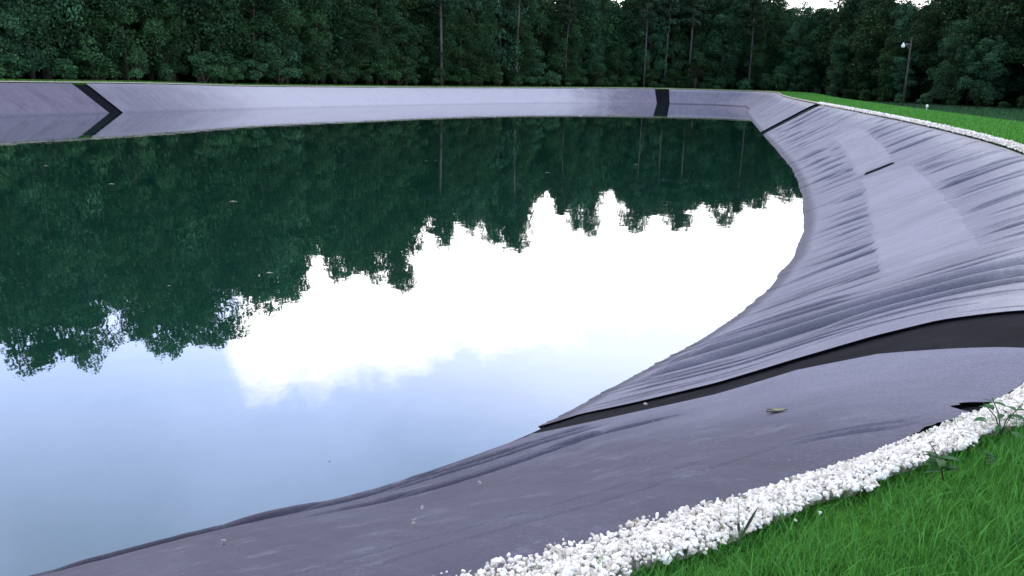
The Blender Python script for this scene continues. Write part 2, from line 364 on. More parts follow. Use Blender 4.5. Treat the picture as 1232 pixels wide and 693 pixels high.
def sheet(u0, u1, lo_edge, hi_edge, top_edge, bot_edge, mat, seed, dens, specials, nv, k, lo, hi, label, amp=1., along=None):
    ul = u_samples(u0, u1, k, lo, hi); vl = np.linspace(0, 1, nv)
    reach = min(.8, (u1-u0)*.45)
    Um = np.zeros((len(ul), nv)); Vm = np.zeros_like(Um)
    for j, q in enumerate(vl):
        for it in range(3):
            vj = Vm[:, j] if it else np.full(len(ul), q)
            Um[:, j] = ul+(lo_edge(vj)-u0)*np.clip(1-(ul-u0)/reach, 0, 1)+(hi_edge(vj)-u1)*np.clip(1-(u1-ul)/reach, 0, 1)
            te, be = top_edge(Um[:, j]), bot_edge(Um[:, j]); Vm[:, j] = te+(be-te)*q
    S_ = s_of(Um); R = make_ridges(s_of(u0), s_of(u1), seed, dens, specials)
    P0 = slope(Um, Vm); D0 = np.hypot(P0[..., 0], P0[..., 1])
    dd = drop(Um, Vm); eds = np.clip(np.minimum(S_-S_[:1], S_[-1:]-S_)/.3, 0, 1); hh, lat = sheet_height(S_, Vm, R, seed, s_of(ul)); H = .010+.010*eds+eds*amp*hh
    H = np.maximum(H, -.006-np.interp(D0, [10, 40], [0, .10])-dd*.8)
    dwn = 0
    if along: ha, dwn = along_height(S_, Vm, along); H = np.maximum(H+ha, -.006-dd*.8)
    fade = np.clip((Vm+.01)/.08, .25, 1); H *= fade
    Dv = (waterl(Um)-crest(Um)); Dv /= np.linalg.norm(Dv, axis=-1)[..., None]
    e_ = 1e-3; T = slope(Um+e_, Vm)-slope(Um-e_, Vm); T /= np.linalg.norm(T, axis=-1)[..., None]
    P = P0+slope_n(Um, Vm)*H[..., None]+T*(lat*eds*amp*fade)[..., None]+Dv*np.asarray(dwn*fade)[..., None]
    n, m = Um.shape
    # skirt folded down to the membrane all round gives the cloth its edge
    B = slope(Um, Vm)-slope_n(Um, Vm)*(.06+np.interp(D0, [6, 40], [0, .16])+dd)[..., None]
    Vt = P.reshape(-1, 3); F = grid_faces(n, m); SU = S_.ravel(); SV = Vm.ravel()
    idx = np.concatenate([np.arange(m), np.arange(1, n)*m+m-1, (n-1)*m+np.arange(m-2, -1, -1), np.arange(n-2, 0, -1)*m])
    base = len(Vt); Vt = np.concatenate([Vt, B.reshape(-1, 3)[idx]]); SU = np.concatenate([SU, SU[idx]]); SV = np.concatenate([SV, SV[idx]])
    q = np.arange(len(idx)); q2 = (q+1) % len(idx)
    nf = len(F); F = np.concatenate([F, np.stack([idx[q], base+q, base+q2, idx[q2]], 1)])
    return obj('fabric_sheet', mesh_np('fabric_sheet', Vt, F, [mat, M_black], attr={'su': SU, 'sv': SV}, midx=np.r_[np.zeros(nf, int), np.ones(len(q), int)]), label=label, cat='liner sheet', group='grey fabric sheets on the pond slope')
cst = lambda c: (lambda x: np.full(np.shape(x), float(c)))
lerp = lambda xs, ys: (lambda x: np.interp(x, xs, ys))
VB = [-.05, .05, .18, .29, .42, .57, .765, .914, 1., 1.6]
band_far = lerp(VB, [7.70, 7.73, 7.79, 7.757, 7.66, 7.51, 7.41, 7.36, 7.17, 7.10])
VB2 = [-.05, .042, .154, .249, .389, .521, .695, .831, .947, 1.6]
band_near = lerp(VB2, [7.32, 7.36, 7.43, 7.49, 7.47, 7.30, 7.19, 7.08, 6.98, 6.90])
def top_near(u):
    e = .006+.014*vnoise(np.asarray(u)*4, np.zeros(np.shape(u)), 11)+.006*vnoise(np.asarray(u)*23, np.zeros(np.shape(u)), 12)
    return e+.040*np.exp(-np.abs((u-6.72)/.10)**3)*(1+.5*vnoise(np.asarray(u)*30, np.zeros(np.shape(u)), 13))+.012*np.exp(-((u-6.3)/.2)**2)
def bot_near(u): return np.interp(u, [2, 4, 5, 6, 6.8, 7.2, 8], [1.15, 1.06, 1.0, .955, .93, .97, 1.15])
top_far = cst(.012); bot = cst(1.45)
sp_near = []
al_near = [([(26.0, .93), (26.9, .88), (27.7, .872), (28.5, .82), (29.9, .74)], .036, .050), ([(26.4, .76), (27.0, .70), (27.6, .675), (28.4, .65), (29.3, .60)], .030, .034),
           ([(26.9, .70), (27.5, .655), (28.2, .63), (29.0, .62), (29.8, .48)], .030, .040), ([(27.3, .85), (27.9, .823), (28.4, .778), (29.0, .76), (29.8, .68)], .028, .034), ([(24.5, .95), (25.6, .95), (26.6, .90), (27.6, .90), (28.6, .87)], .034, .045),
           ([(25.6, .13), (26.4, .125), (27.0, .113), (27.6, .118), (28.6, .11)], .022, .006), ([(25.4, .20), (26.2, .187), (26.7, .17), (27.4, .166), (28.2, .16)], .022, .005),
           ([(28.2, .11), (28.45, .092), (28.66, .067), (28.8, .045), (29.1, .03)], .022, .016), ([(28.35, .12), (28.6, .096), (28.83, .067), (28.95, .05), (29.2, .04)], .022, .016)]
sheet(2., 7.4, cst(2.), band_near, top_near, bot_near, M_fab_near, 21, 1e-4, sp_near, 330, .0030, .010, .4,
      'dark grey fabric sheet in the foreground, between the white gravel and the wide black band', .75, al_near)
sp_r = [(s_of(8.24), -.05, -.1, 1.02, .060, .19, 1), (s_of(8.08), -.45, -.1, .98, .055, .17, 3), (s_of(8.36), .05, .2, .95, .035, .10, 2), (s_of(7.98), -.1, -.1, .5, .03, .08, 2),
        (s_of(8.5), 0, .4, 1.1, .035, .10, 4), (s_of(8.62), .2, .45, 1.1, .03, .09, 4), (s_of(7.9), -.3, .5, 1.1, .02, .04, 4)]
sheet(7.4, 15., band_far, cst(14.90), top_far, bot, M_fab, 31, 1.0, sp_r, 66, .0009, .0055, .22,
      'lavender grey wrinkled fabric sheet covering the right bank, with a pale patch on it')
sheet(15., 21., cst(15.06), cst(20.93), top_far, bot, M_fab, 41, .6, (), 36, .002, .1, .5,
      'fabric sheet around the far right corner of the pond, beyond the thin black slit', .8)
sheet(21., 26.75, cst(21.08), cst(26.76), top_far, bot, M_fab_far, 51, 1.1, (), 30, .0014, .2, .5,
      'long pale fabric sheet along the far bank, between two black bands', 1.3)
sheet(26.9, NP_, cst(26.91), cst(NP_-.02), top_far, bot, M_fab_left, 61, 1.0, (), 30, .0014, .2, .7,
      'lilac grey fabric sheet on the left bank, left of the slanting black band', 1.3)
sheet(0.0, 2.0, cst(0.02), cst(1.96), top_near, bot, M_fab_near, 71, .4, (), 40, .02, .08, .5,
      'short dark grey fabric sheet on the near bank, outside the left edge of the view', .7)
# the two paler pieces laid on the right bank, and the short black slit between them
def patch(name, left, right, mat, lift, label, cat, n=40, m=30, seed=5, rag=.012):
    a = np.linspace(0, 1, n); b_ = np.linspace(0, 1, m); left, right = np.array(left, float), np.array(right, float); t = np.linspace(0, 1, len(left))
    sl, sr = s_of(left[:, 0]), s_of(right[:, 0])
    A, B = np.meshgrid(a, b_, indexing='ij'); q = lambda k, c: np.polyval(np.polyfit(t, c, len(t)-1), k)
    S_ = q(A, sl)*(1-B)+q(A, sr)*B; V_ = q(A, left[:, 1])*(1-B)+q(A, right[:, 1])*B
    edge = np.minimum(np.minimum(A, 1-A), np.minimum(B, 1-B)); V_ = V_+rag*vnoise(S_*1.4, B*2, seed+3)
    U_ = u_of(S_)
    H = lift*np.clip(edge*14, .02, 1)+.04*vnoise(S_*.6, V_*3, seed)*np.clip(edge*5, 0, 1)+.03*vnoise(S_*3, V_*2, seed)*np.clip(edge*5, 0, 1)
    P = slope(U_, V_)+slope_n(U_, V_)*H[..., None]
    return obj(name, mesh_np(name, P.reshape(-1, 3), grid_faces(n, m), mat, attr={'su': S_.ravel(), 'sv': V_.ravel()}), label=label, cat=cat)
patch('fabric_patch', [(11.70, .65), (10.29, .686), (8.81, .476)], [(11.60, .385), (10.1, .36), (8.68, .20)], M_patch, .05, 'large pale trapezoid patch laid over the wrinkled right bank sheet', 'patch', 60, 30, 5)
patch('fabric_patch', [(13.72, .51), (12.7, .60), (11.82, .66)], [(13.78, .24), (12.7, .34), (11.85, .43)], M_patch, .05, 'smaller pale patch on the right bank, beyond the short black slit', 'patch', 40, 30, 6)
patch('seam_gap', [(11.745, .62), (11.782, .62)], [(11.755, .43), (11.782, .43)], M_black, .065, 'short black slit between the two pale patches on the right bank', 'gap', 6, 16, 7, .0)

# ------------------------------------------------------------------ gravel strip round the crest
gwidth = lambda u: np.interp(u, [0, 2, 5, 6.5, 8, 9, 33], [.5, .30, .25, .21, .24, .12, .12])+.05*vnoise(u*6, u*0, 15)+.04*vnoise(u*17, u*0, 16)
ugv = np.concatenate([u_samples(0, 9, .03, .08, 1), u_samples(9, NP_, .03, .3, 2)[1:]])
wv = np.linspace(0, 1, 7); Ug, Wg = np.meshgrid(ugv, wv, indexing='ij')
Cg = crest(Ug); Og = outn(Ug); width = gwidth(Ug)
Dg = np.hypot(Cg[..., 0], Cg[..., 1])
inner = np.where(Dg > 12, -.12, .02)
off = inner+(width-inner)*Wg
Pg = np.concatenate([Cg[..., :2]+Og*off[..., None], (Cg[..., 2]-.075+.09*np.sin(np.clip(Wg*1.35, 0, 1)*math.pi/2)+np.where(Dg > 12, .045, 0)-.10*(Wg > .99))[..., None]], -1)
bedm = mesh_np('gravel_bed', Pg.reshape(-1, 3), grid_faces(*Ug.shape), M_gsheet)
def ico(sub):
    import bmesh
    bm = bmesh.new(); bmesh.ops.create_icosphere(bm, subdivisions=sub, radius=1)
    v = np.array([x.co[:] for x in bm.verts]); f = np.array([[q.index for q in x.verts] for x in bm.faces]); bm.free(); return v, f
def stones(pos, size, sub, seed):
    r = np.random.default_rng(seed); v0, f0 = ico(sub); n = len(pos); m = len(v0)
    kinds = [v0*(1+.32*r.normal(size=(m, 1)).clip(-1.3, 1.3)) for _ in range(24)]
    K = np.array(kinds)[r.integers(0, 24, n)]
    K = K*np.stack([r.uniform(.75, 1.25, n), r.uniform(.7, 1.1, n), r.uniform(.5, .8, n)], 1)[:, None]
    q = r.normal(size=(n, 4)); q /= np.linalg.norm(q, axis=1)[:, None]; w, x, y, z = q.T
    Rm = np.stack([1-2*(y*y+z*z), 2*(x*y-z*w), 2*(x*z+y*w), 2*(x*y+z*w), 1-2*(x*x+z*z), 2*(y*z-x*w), 2*(x*z-y*w), 2*(y*z+x*w), 1-2*(x*x+y*y)], 1).reshape(n, 3, 3)
    V = np.einsum('nij,nmj->nmi', Rm, K)*size[:, None, None]+pos[:, None]
    F = (f0[None]+(np.arange(n)*m)[:, None, None]).reshape(-1, 3)
    return V.reshape(-1, 3), F, np.repeat(r.random(n), m)
def bed_at(u, w):
    c = crest(u); o_ = outn(u); wd = gwidth(u)
    D = np.hypot(c[:, 0], c[:, 1]); inn = np.where(D > 12, -.12, .02)
    of = inn+(wd-inn)*w
    return np.concatenate([c[:, :2]+o_*of[:, None], (c[:, 2]-.075+.09*np.sin(np.clip(w*1.35, 0, 1)*math.pi/2)+np.where(D > 12, .045, 0))[:, None]], 1)
parts = []
n1 = 46000; u1 = u_of(rng.uniform(s_of(2.6), s_of(8.4), n1)); w1 = rng.uniform(-.22, 1.12, n1)-np.interp(u1, [3, 4.2, 5.2], [.30, .26, 0])*rng.random(n1)**2*1.5
p1 = bed_at(u1, w1); sz1 = rng.lognormal(math.log(.0080), .38, n1).clip(.004, .02); p1[:, 2] += rng.uniform(0, .010, n1)
parts.append(stones(p1, sz1, 2 if False else 1, 3))
n2 = 6000; t2 = rng.random(n2)**1.6; u2 = u_of(s_of(8.4)+t2*(s_of(15)-s_of(8.4))); w2 = rng.uniform(-.1, 1.1, n2)
p2 = bed_at(u2, w2); d2 = np.hypot(p2[:, 0], p2[:, 1]); sz2 = (.010+.0005*d2)*rng.uniform(.6, 1.5, n2); p2[:, 2] += rng.uniform(0, .02, n2)
parts.append(stones(p2, sz2, 1, 4))
n3 = 420; u3 = u_of(rng.uniform(s_of(2.6), s_of(7.2), n3)); off3 = rng.exponential(.06, n3)          # strays that rolled onto the liner and the turf
p3 = bed_at(u3, np.where(rng.random(n3) < .8, -.05-off3*.9, 1.05+off3*.8)); p3[:, 2] = np.where(off3 > 0, p3[:, 2]-.005, 0)
parts.append(stones(p3, rng.uniform(.005, .010, n3), 1, 5))
V = []; F = []; T = []; b = 0
for v, f, t in parts: V.append(v); F.append(f+b); T.append(t); b += len(v)
gr = obj('gravel', mesh_np('gravel', np.concatenate(V), np.concatenate(F), M_gravel, smooth=False, attr={'tone': np.concatenate(T)}), kind='stuff',
         label='white crushed stone gravel edging the pond', cat='gravel')
obj('gravel_bed', bedm, kind='stuff', label='strip of packed white gravel running round the top of the pond bank', cat='gravel')
for (u, v, s) in ((7.277, .682, .018), (4.33, .286, .016), (5.085, .513, .013), (4.55, .40, .011), (3.9, .62, .02)):
    vv_, ff, _ = stones(np.zeros((1, 3)), np.array([s]), 2, int(u*100))
    p = slope(np.array([u]), np.array([v]))[0]+slope_n(np.array([u]), np.array([v]))[0]*(.03+s*.3)
    lab = {7.277: 'pale stray stone lying in the lower edge of the wide black band', 4.33: 'stray white stone on the foreground sheet close to the gravel at the bottom edge',
           5.085: 'small stray stone halfway down the dark foreground sheet', 4.55: 'smallest stray stone on the dark foreground sheet', 3.9: 'stray stone near the waterline at the bottom left'}[u]
    obj('stone', mesh_np('stone', vv_, ff, M_stone, smooth=False), label=lab, cat='stone', group='stray stones on the foreground sheet', loc=p)

# ------------------------------------------------------------------ grass
def blades(base, length, width, lean, seed, segs=3):
    r = np.random.default_rng(seed); n = len(base); a = r.uniform(0, 2*math.pi, n); d = np.stack([np.cos(a), np.sin(a), 0*a], 1)
    fa = a+math.pi/2+r.normal(0, .5, n); sd = np.stack([np.cos(fa), np.sin(fa), 0*a], 1)
    V = np.zeros((n, 2*segs+1, 3))
    for k in range(segs+1):
        t = k/segs; c = base+d*(lean*length*t*t)[:, None]; c = c.copy(); c[:, 2] += length*(t-.30*lean*t*t)
        w = width*(1-t**1.6)*.5
        if k < segs: V[:, 2*k] = c-sd*w[:, None]; V[:, 2*k+1] = c+sd*w[:, None]
        else: V[:, 2*segs] = c
    F = [[2*k, 2*k+1, 2*k+3, 2*k+2] for k in range(segs-1)]+[[2*segs-2, 2*segs-1, 2*segs, 2*segs]]
    m = 2*segs+1
    tri = []
    for q in F:
        tri.append([q[0], q[1], q[2]])
        if q[2] != q[3]: tri.append([q[0], q[2], q[3]])
    Fa = (np.array(tri)[None]+(np.arange(n)*m)[:, None, None]).reshape(-1, 3)
    return V.reshape(-1, 3), Fa, np.repeat(r.beta(2, 2, n), m)
def turf_pts(n, s0, s1, o0, o1, seed, power=1.):
    r = np.random.default_rng(seed); u = u_of(r.uniform(s0, s1, n)); of = o0+(o1-o0)*r.random(n)**power
    edge = .09*vnoise(s_of(u)*2.2, u*0, 77)+.05*vnoise(s_of(u)*9, u*0, 78)
    c = crest(u); p = np.concatenate([c[:, :2]+outn(u)*(of+edge)[:, None], (c[:, 2]+np.interp(of, [0, .5, 1.2, 2.6, 4.2, 6.2, 8.5, 11.5], [-.1, -.01, 0, .01, 0, -.1, -.55, -1.05]))[:, None]], 1)
    return p, of
pn, ofn = turf_pts(150000, s_of(3.2), s_of(8.4), .06, 1.95, 5)
pe, oe = turf_pts(13000, s_of(3.2), s_of(8.4), -.03, .2, 8, .55); pn = np.concatenate([pn, pe]); ofn = np.concatenate([ofn, oe+.08])
keep = (vnoise(pn[:, 0]*6, pn[:, 1]*6, 9) > -.36); pn = pn[keep]; ofn = ofn[keep]; nn = len(pn)
ln = rng.lognormal(math.log(.064), .35, nn).clip(.03, .17)*(.65+.7*(vnoise(pn[:, 0]*4, pn[:, 1]*4, 19)+.5))*np.clip((ofn-.04)/.2, .5, 1)
b1 = blades(pn, ln, rng.uniform(.0024, .0056, nn), rng.uniform(.1, 1.0, nn), 6)
obj('grass', mesh_np('grass', b1[0], b1[1], M_grass, attr={'tone': b1[2]}), kind='stuff', label='bright green lawn grass beside the white gravel', cat='grass')
pf, off_ = turf_pts(60000, s_of(8.4), s_of(19.2), .22, 7.2, 15, 1.1)
df = np.hypot(pf[:, 0], pf[:, 1]); b2 = blades(pf, rng.uniform(.07, .13, len(pf))*(1+.004*df), .006+.0006*df, rng.uniform(.1, .9, len(pf)), 16, 2)
obj('bank_grass', mesh_np('bank_grass', b2[0], b2[1], M_grass, attr={'tone': b2[2]}), kind='stuff', label='strip of bright mown grass along the top of the right bank', cat='grass')
pl, _ = turf_pts(26000, s_of(19.2), s_of(30), .35, 5, 17); dl = np.hypot(pl[:, 0], pl[:, 1])
b3 = blades(pl, rng.uniform(.10, .26, len(pl)), .02+.0006*dl, rng.uniform(.1, .9, len(pl)), 18, 2)
obj('crest_grass', mesh_np('crest_grass', b3[0], b3[1], M_grass, attr={'tone': b3[2]}), kind='stuff', label='thin line of grass along the crest of the far and left banks', cat='grass')

rr_ = np.random.default_rng(55); fx = rr_.uniform(20, 115, 60000); fy = rr_.uniform(35, 150, 60000)
fd = np.array([np.min((CC[::40, 0]-a)**2+(CC[::40, 1]-b)**2) for a, b in zip(fx, fy)])**.5
ok = (fd > 6.5) & (fx > np.interp(fy, CC[(UU > 11) & (UU < 18), 1], CC[(UU > 11) & (UU < 18), 0])); fx, fy, fd = fx[ok], fy[ok], fd[ok]
fz = np.interp(fd, [0, 4.2, 6.2, 8.5, 11.5, 30, 100], [0, 0, -.1, -.55, -1.05, -1.2, -1.5]); fl = np.hypot(fx, fy)
b4 = blades(np.stack([fx, fy, fz], 1), rr_.uniform(.12, .30, len(fx)), .03+.0007*fl, rr_.uniform(.2, 1., len(fx)), 56, 2)
obj('field_grass', mesh_np('field_grass', b4[0], b4[1], M_rough, attr={'tone': b4[2]}), kind='stuff', label='rough grass of the low field beyond the right bank, darkened as tree shade', cat='grass')

# ------------------------------------------------------------------ trees
def leaf_cards(C, size, nrm, seed, asp=.62):
    r = np.random.default_rng(seed); n = len(C)
    nn_ = nrm+r.normal(0, .75, (n, 3)); nn_ /= np.linalg.norm(nn_, axis=1)[:, None]
    a = np.cross(nn_, r.normal(size=(n, 3))); a /= np.linalg.norm(a, axis=1)[:, None]; b_ = np.cross(nn_, a)
    s = size[:, None]; V = np.stack([C-a*s*.5, C+b_*s*asp*.5-a*s*.05, C+a*s*.5-nn_*s*.12, C-b_*s*asp*.5-a*s*.05], 1)
    F = np.arange(n*4).reshape(n, 4); return V.reshape(-1, 3), F
def crown_mesh(name, blobs, per, size, mat, seed):
    r = np.random.default_rng(seed); Cs = []; Ns = []; To = []
    for (c, rad, sq) in blobs:
        k = max(20, int(per*rad*rad)); d = r.normal(size=(k, 3)); d /= np.linalg.norm(d, axis=1)[:, None]
        d[:, 2] = np.where(d[:, 2] < -.7, -d[:, 2]*.6, d[:, 2])
        rr = rad*(.55+.5*r.random(k)**.6); lump = 1+.3*vnoise(d[:, 0]*3+5, d[:, 1]*3+d[:, 2]*2+9, seed)
        p = d*(rr*lump)[:, None]; p[:, 2] *= sq; Cs.append(np.asarray(c)+p); Ns.append(d+np.array([0, 0, .15]))
        base = r.beta(2, 3)
        To.append(np.clip(base+r.normal(0, .22, k), 0, 1))
    C = np.concatenate(Cs); Nn = np.concatenate(Ns)
    V, F = leaf_cards(C, size*r.uniform(.6, 1.5, len(C)), Nn, seed+1)
    return mesh_np(name, V, F, mat, smooth=False, attr={'tone': np.repeat(np.concatenate(To), 4)})
def broadleaf(seed, H=22., spread=4.2, low=.10):
    r = np.random.default_rng(seed); t = MB(); top = np.array([r.normal(0, .5), r.normal(0, .5), H*.86])
    tp = [np.array([0, 0, -.4]), np.array([0, 0, H*.15]), np.array([r.normal(0, .3), r.normal(0, .3), H*.45]), top]
    t.tube(tp, [.36, .28, .2, .05], 8); blobs = []
    n = 52; lean = r.uniform(0, 6.3)
    lobes = r.normal(0, 1, (5, 2))
    for k in range(n):
        h = low+(1-low)*((k+.5)/n)**.9; a = k*2.4+r.normal(0, .5)
        prof = (.62+.38*min(1, h/.5)) if h < .58 else math.sqrt(max(.02, 1-((h-.58)/.46)**2))
        prof *= 1+.22*math.sin(2*a+lean)+.15*math.sin(3*a+lean*2+h*5)
        rr = spread*prof*r.uniform(.35, 1.02); rad = r.uniform(1.0, 2.05)
        c = np.array([math.cos(a)*rr, math.sin(a)*rr, h*H*.95+r.normal(0, .25)]); blobs.append((c, rad, r.uniform(.8, 1.15)))
        if k % 2 == 0:
            q = np.interp(max(c[2]-1.8, .5), [-.4, H*.15, H*.45, H*.86], [0, 1, 2, 3]); i = min(int(q), 2); s0 = tp[i]+(tp[i+1]-tp[i])*(q-i)
            t.tube([s0, (s0+c)/2+np.array([0, 0, .25]), c], [.10, .06, .02], 5)
    for k in range(7): a = r.uniform(0, 6.3); q = spread*.5*r.random(); blobs.append((np.array([math.cos(a)*q, math.sin(a)*q, H*(.90+.09*r.random())]), r.uniform(.6, 1.1), .9))
    return t, blobs
def pine(seed, H=26.):
    r = np.random.default_rng(seed); t = MB(); tp = [np.array([0, 0, -.4]), np.array([r.normal(0, .15), 0, H*.35]), np.array([r.normal(0, .25), r.normal(0, .2), H*.7]), np.array([0, 0, H*.97])]
    t.tube(tp, [.26, .21, .15, .04], 8); blobs = []
    for k in range(30):
        h = .56+.42*(k+.5)/30; a = k*2.4+r.normal(0, .4); rr = min(1, (1-h)*3.2+.12)**.7*2.9*r.uniform(.4, 1.1)
        c = np.array([math.cos(a)*rr, math.sin(a)*rr, h*H+r.normal(0, .4)]); blobs.append((c, r.uniform(.7, 1.3), .6))
        q = np.interp(c[2]-.8, [-.4, H*.35, H*.7, H*.97], [0, 1, 2, 3]); i = min(int(q), 2); s0 = tp[i]+(tp[i+1]-tp[i])*(q-i); t.tube([s0, c], [.06, .02], 5)
    for k in range(5):
        a = r.uniform(0, 6.3); z = H*r.uniform(.3, .55); t.tube([[0, 0, z], [math.cos(a)*1.1, math.sin(a)*1.1, z+.35]], [.035, .012], 4)
    blobs.append((np.array([0, 0, H*.985]), .7, 1.2)); return t, blobs
def shrub(seed, H=4.):
    r = np.random.default_rng(seed); t = MB(); blobs = []
    for k in range(13):
        a = r.uniform(0, 6.3); h = r.uniform(.18, .92); rr = H*.42*r.random()**.5*(1.15-h*.7); c = np.array([math.cos(a)*rr, math.sin(a)*rr, h*H])
        blobs.append((c, r.uniform(.5, .95), .85)); t.tube([[0, 0, -.3], [c[0]*.4, c[1]*.4, c[2]*.5], c], [.05, .04, .015], 5)
    return t, blobs
def palmetto(seed):
    r = np.random.default_rng(seed); t = MB(); t.tube([[0, 0, -.2], [0, 0, .9], [.1, 0, 1.6]], [.2, .18, .15], 7); V = []; F = []; b_ = 0; T = []
    for k in range(26):
        a = k*2.4; el = r.uniform(.1, 1.2); hub = np.array([math.cos(a)*math.cos(el)*1.5, math.sin(a)*math.cos(el)*1.5, 1.6+math.sin(el)*1.7])
        dr = hub-np.array([0, 0, 1.6]); dr /= np.linalg.norm(dr); sd = np.cross(dr, [0, 0, 1]); sd /= np.linalg.norm(sd)
        t.tube([[.1, 0, 1.6], hub], [.025, .015], 4)
        for q in np.linspace(-1.5, 1.5, 15):
            tip = hub+(dr*math.cos(q)+sd*math.sin(q))*r.uniform(.8, 1.1)+np.array([0, 0, -.2]); w = np.cross(tip-hub, [0, 0, 1]); w /= np.linalg.norm(w)+1e-6
            mid = (hub+tip)/2+np.array([0, 0, .06]); V += [hub, mid+w*.06, tip, mid-w*.06]; F.append([b_, b_+1, b_+2, b_+3]); b_ += 4; T += [r.beta(2, 2)]*4
    return t, mesh_np('fronds', V, F, M_shrub, smooth=False, attr={'tone': T})
PROTO = {}
def proto(kind, seed):
    if kind == 'broad': t, bl = broadleaf(seed, 22, 4.0+.5*(seed % 3)); return t.mesh('trunk', M_bark), crown_mesh('crown', bl, 105, .34, M_leaf, seed), 22.
    if kind == 'pine': t, bl = pine(seed); return t.mesh('trunk', M_pale), crown_mesh('crown', bl, 190, .36, M_pine, seed), 26.
    if kind == 'shrub': t, bl = shrub(seed); return t.mesh('stems', M_bark), crown_mesh('foliage', bl, 420, .22, M_shrub, seed), 4.
    t, f = palmetto(seed); return t.mesh('stem', M_bark), f, 3.6
VAR = {'broad': [proto('broad', s) for s in (101, 102, 103, 104, 105)], 'pine': [proto('pine', s) for s in (201, 202, 203)], 'shrub': [proto('shrub', s) for s in (301, 302, 303)], 'palm': [proto('palm', 401)]}
NAMES = {'broad': ('broadleaf_tree', 'trunk', 'crown', 'tree'), 'pine': ('pine_tree', 'trunk', 'crown', 'pine tree'), 'shrub': ('shrub', 'stem', 'foliage', 'shrub'), 'palm': ('palmetto', 'stem', 'frond', 'palm')}
def ground_z(x, y):
    d = np.min(np.hypot(CC[::10, 0]-x, CC[::10, 1]-y)); return float(np.interp(d, [0, 4.2, 6.2, 8.5, 11.5, 30, 100], [0, 0, -.1, -.55, -1.05, -1.2, -1.4]))
rt = np.random.default_rng(99)
def plant(kind, x, y, H, label, group, wide=1.):
    k = rt.integers(0, len(VAR[kind])); a, c, h0 = VAR[kind][k]; nm = NAMES[kind]
    e = bpy.data.objects.new(nm[0], None); COL.objects.link(e); e.empty_display_size = .5
    s = H/h0; sx = s**.75*wide; e.location = (x, y, ground_z(x, y)); e.scale = (sx, sx, s); e.rotation_euler = (0, 0, rt.uniform(0, 6.28))
    tag(e, label, nm[3], group)
    obj(nm[1], a, e); obj(nm[2], c, e); return e
# skyline of the wood as seen from the pond: bearing (degrees right of north) and tangent of the height angle seen mirrored in the pond
SKY = np.array([(-60,.27),(-48,.28),(-40.8,0.2878),(-37.1,0.2878),(-33.0,0.3001),(-31.4,0.3256),(-28.8,0.3258),(-27.0,0.2957),(-26.0,0.2879),(-24.3,0.3111),(-23.1,0.3236),(-19.9,0.3135),(-18.2,0.2796),(-15.4,0.2719),(-13.1,0.2372),(-11.4,0.2431),(-9.7,0.2437),(-7.7,0.2620),(-6.7,0.2336),(-6.0,0.1921),(-4.8,0.2074),(-3.4,0.1844),(-1.6,0.2035),(0.2,0.2111),(0.9,0.2003),(1.3,.166),(2.4,.162),(4.2,0.1777),(5.4,0.1871),(5.9,.153),(6.6,.152),(7.9,0.1697),(8.5,0.1814),(9.8,0.1599),(11.6,0.1762),(12.9,0.1568),(14.3,0.1631),(15.3,0.1540),(16.9,0.1404),(18.3,.133),(20,.150),(22.3,.162),(24.6,.150),(25.8,.165),(29.5,.17),(34,.19),(45,.20)])
cb = np.degrees(np.arctan2(CC[:, 0], CC[:, 1])); far_sel = (UU > 15.5) & (UU < 31.5)
order = np.argsort(cb[far_sel]); cbs = cb[far_sel][order]; cds = np.hypot(CC[:, 0], CC[:, 1])[far_sel][order]
def wood_edge(b):
    if b > 15.5: return float(np.interp(b, [15.5, 17, 20, 22, 24, 30, 45], [176, 174, 168, 160, 152, 142, 128]))
    near = np.abs(cbs-b) < .6
    return float(cds[near].max() if near.any() else np.interp(b, cbs, cds))+8
def top_at(b, half, D):
    t = min(np.interp(b+q, SKY[:, 0], SKY[:, 1]) for q in (-half, -half/2, 0, half/2, half)); return WZ-4.3+D*t
def sect(b): return 0 if b < -14 else 1 if b < 8 else 2 if b < 18 else 3
SECN = ['behind the left bank', 'behind the pale far bank', 'behind the far right corner', 'beyond the grass on the right']
def bearing_xy(b, D): return D*math.sin(math.radians(b)), D*math.cos(math.radians(b))
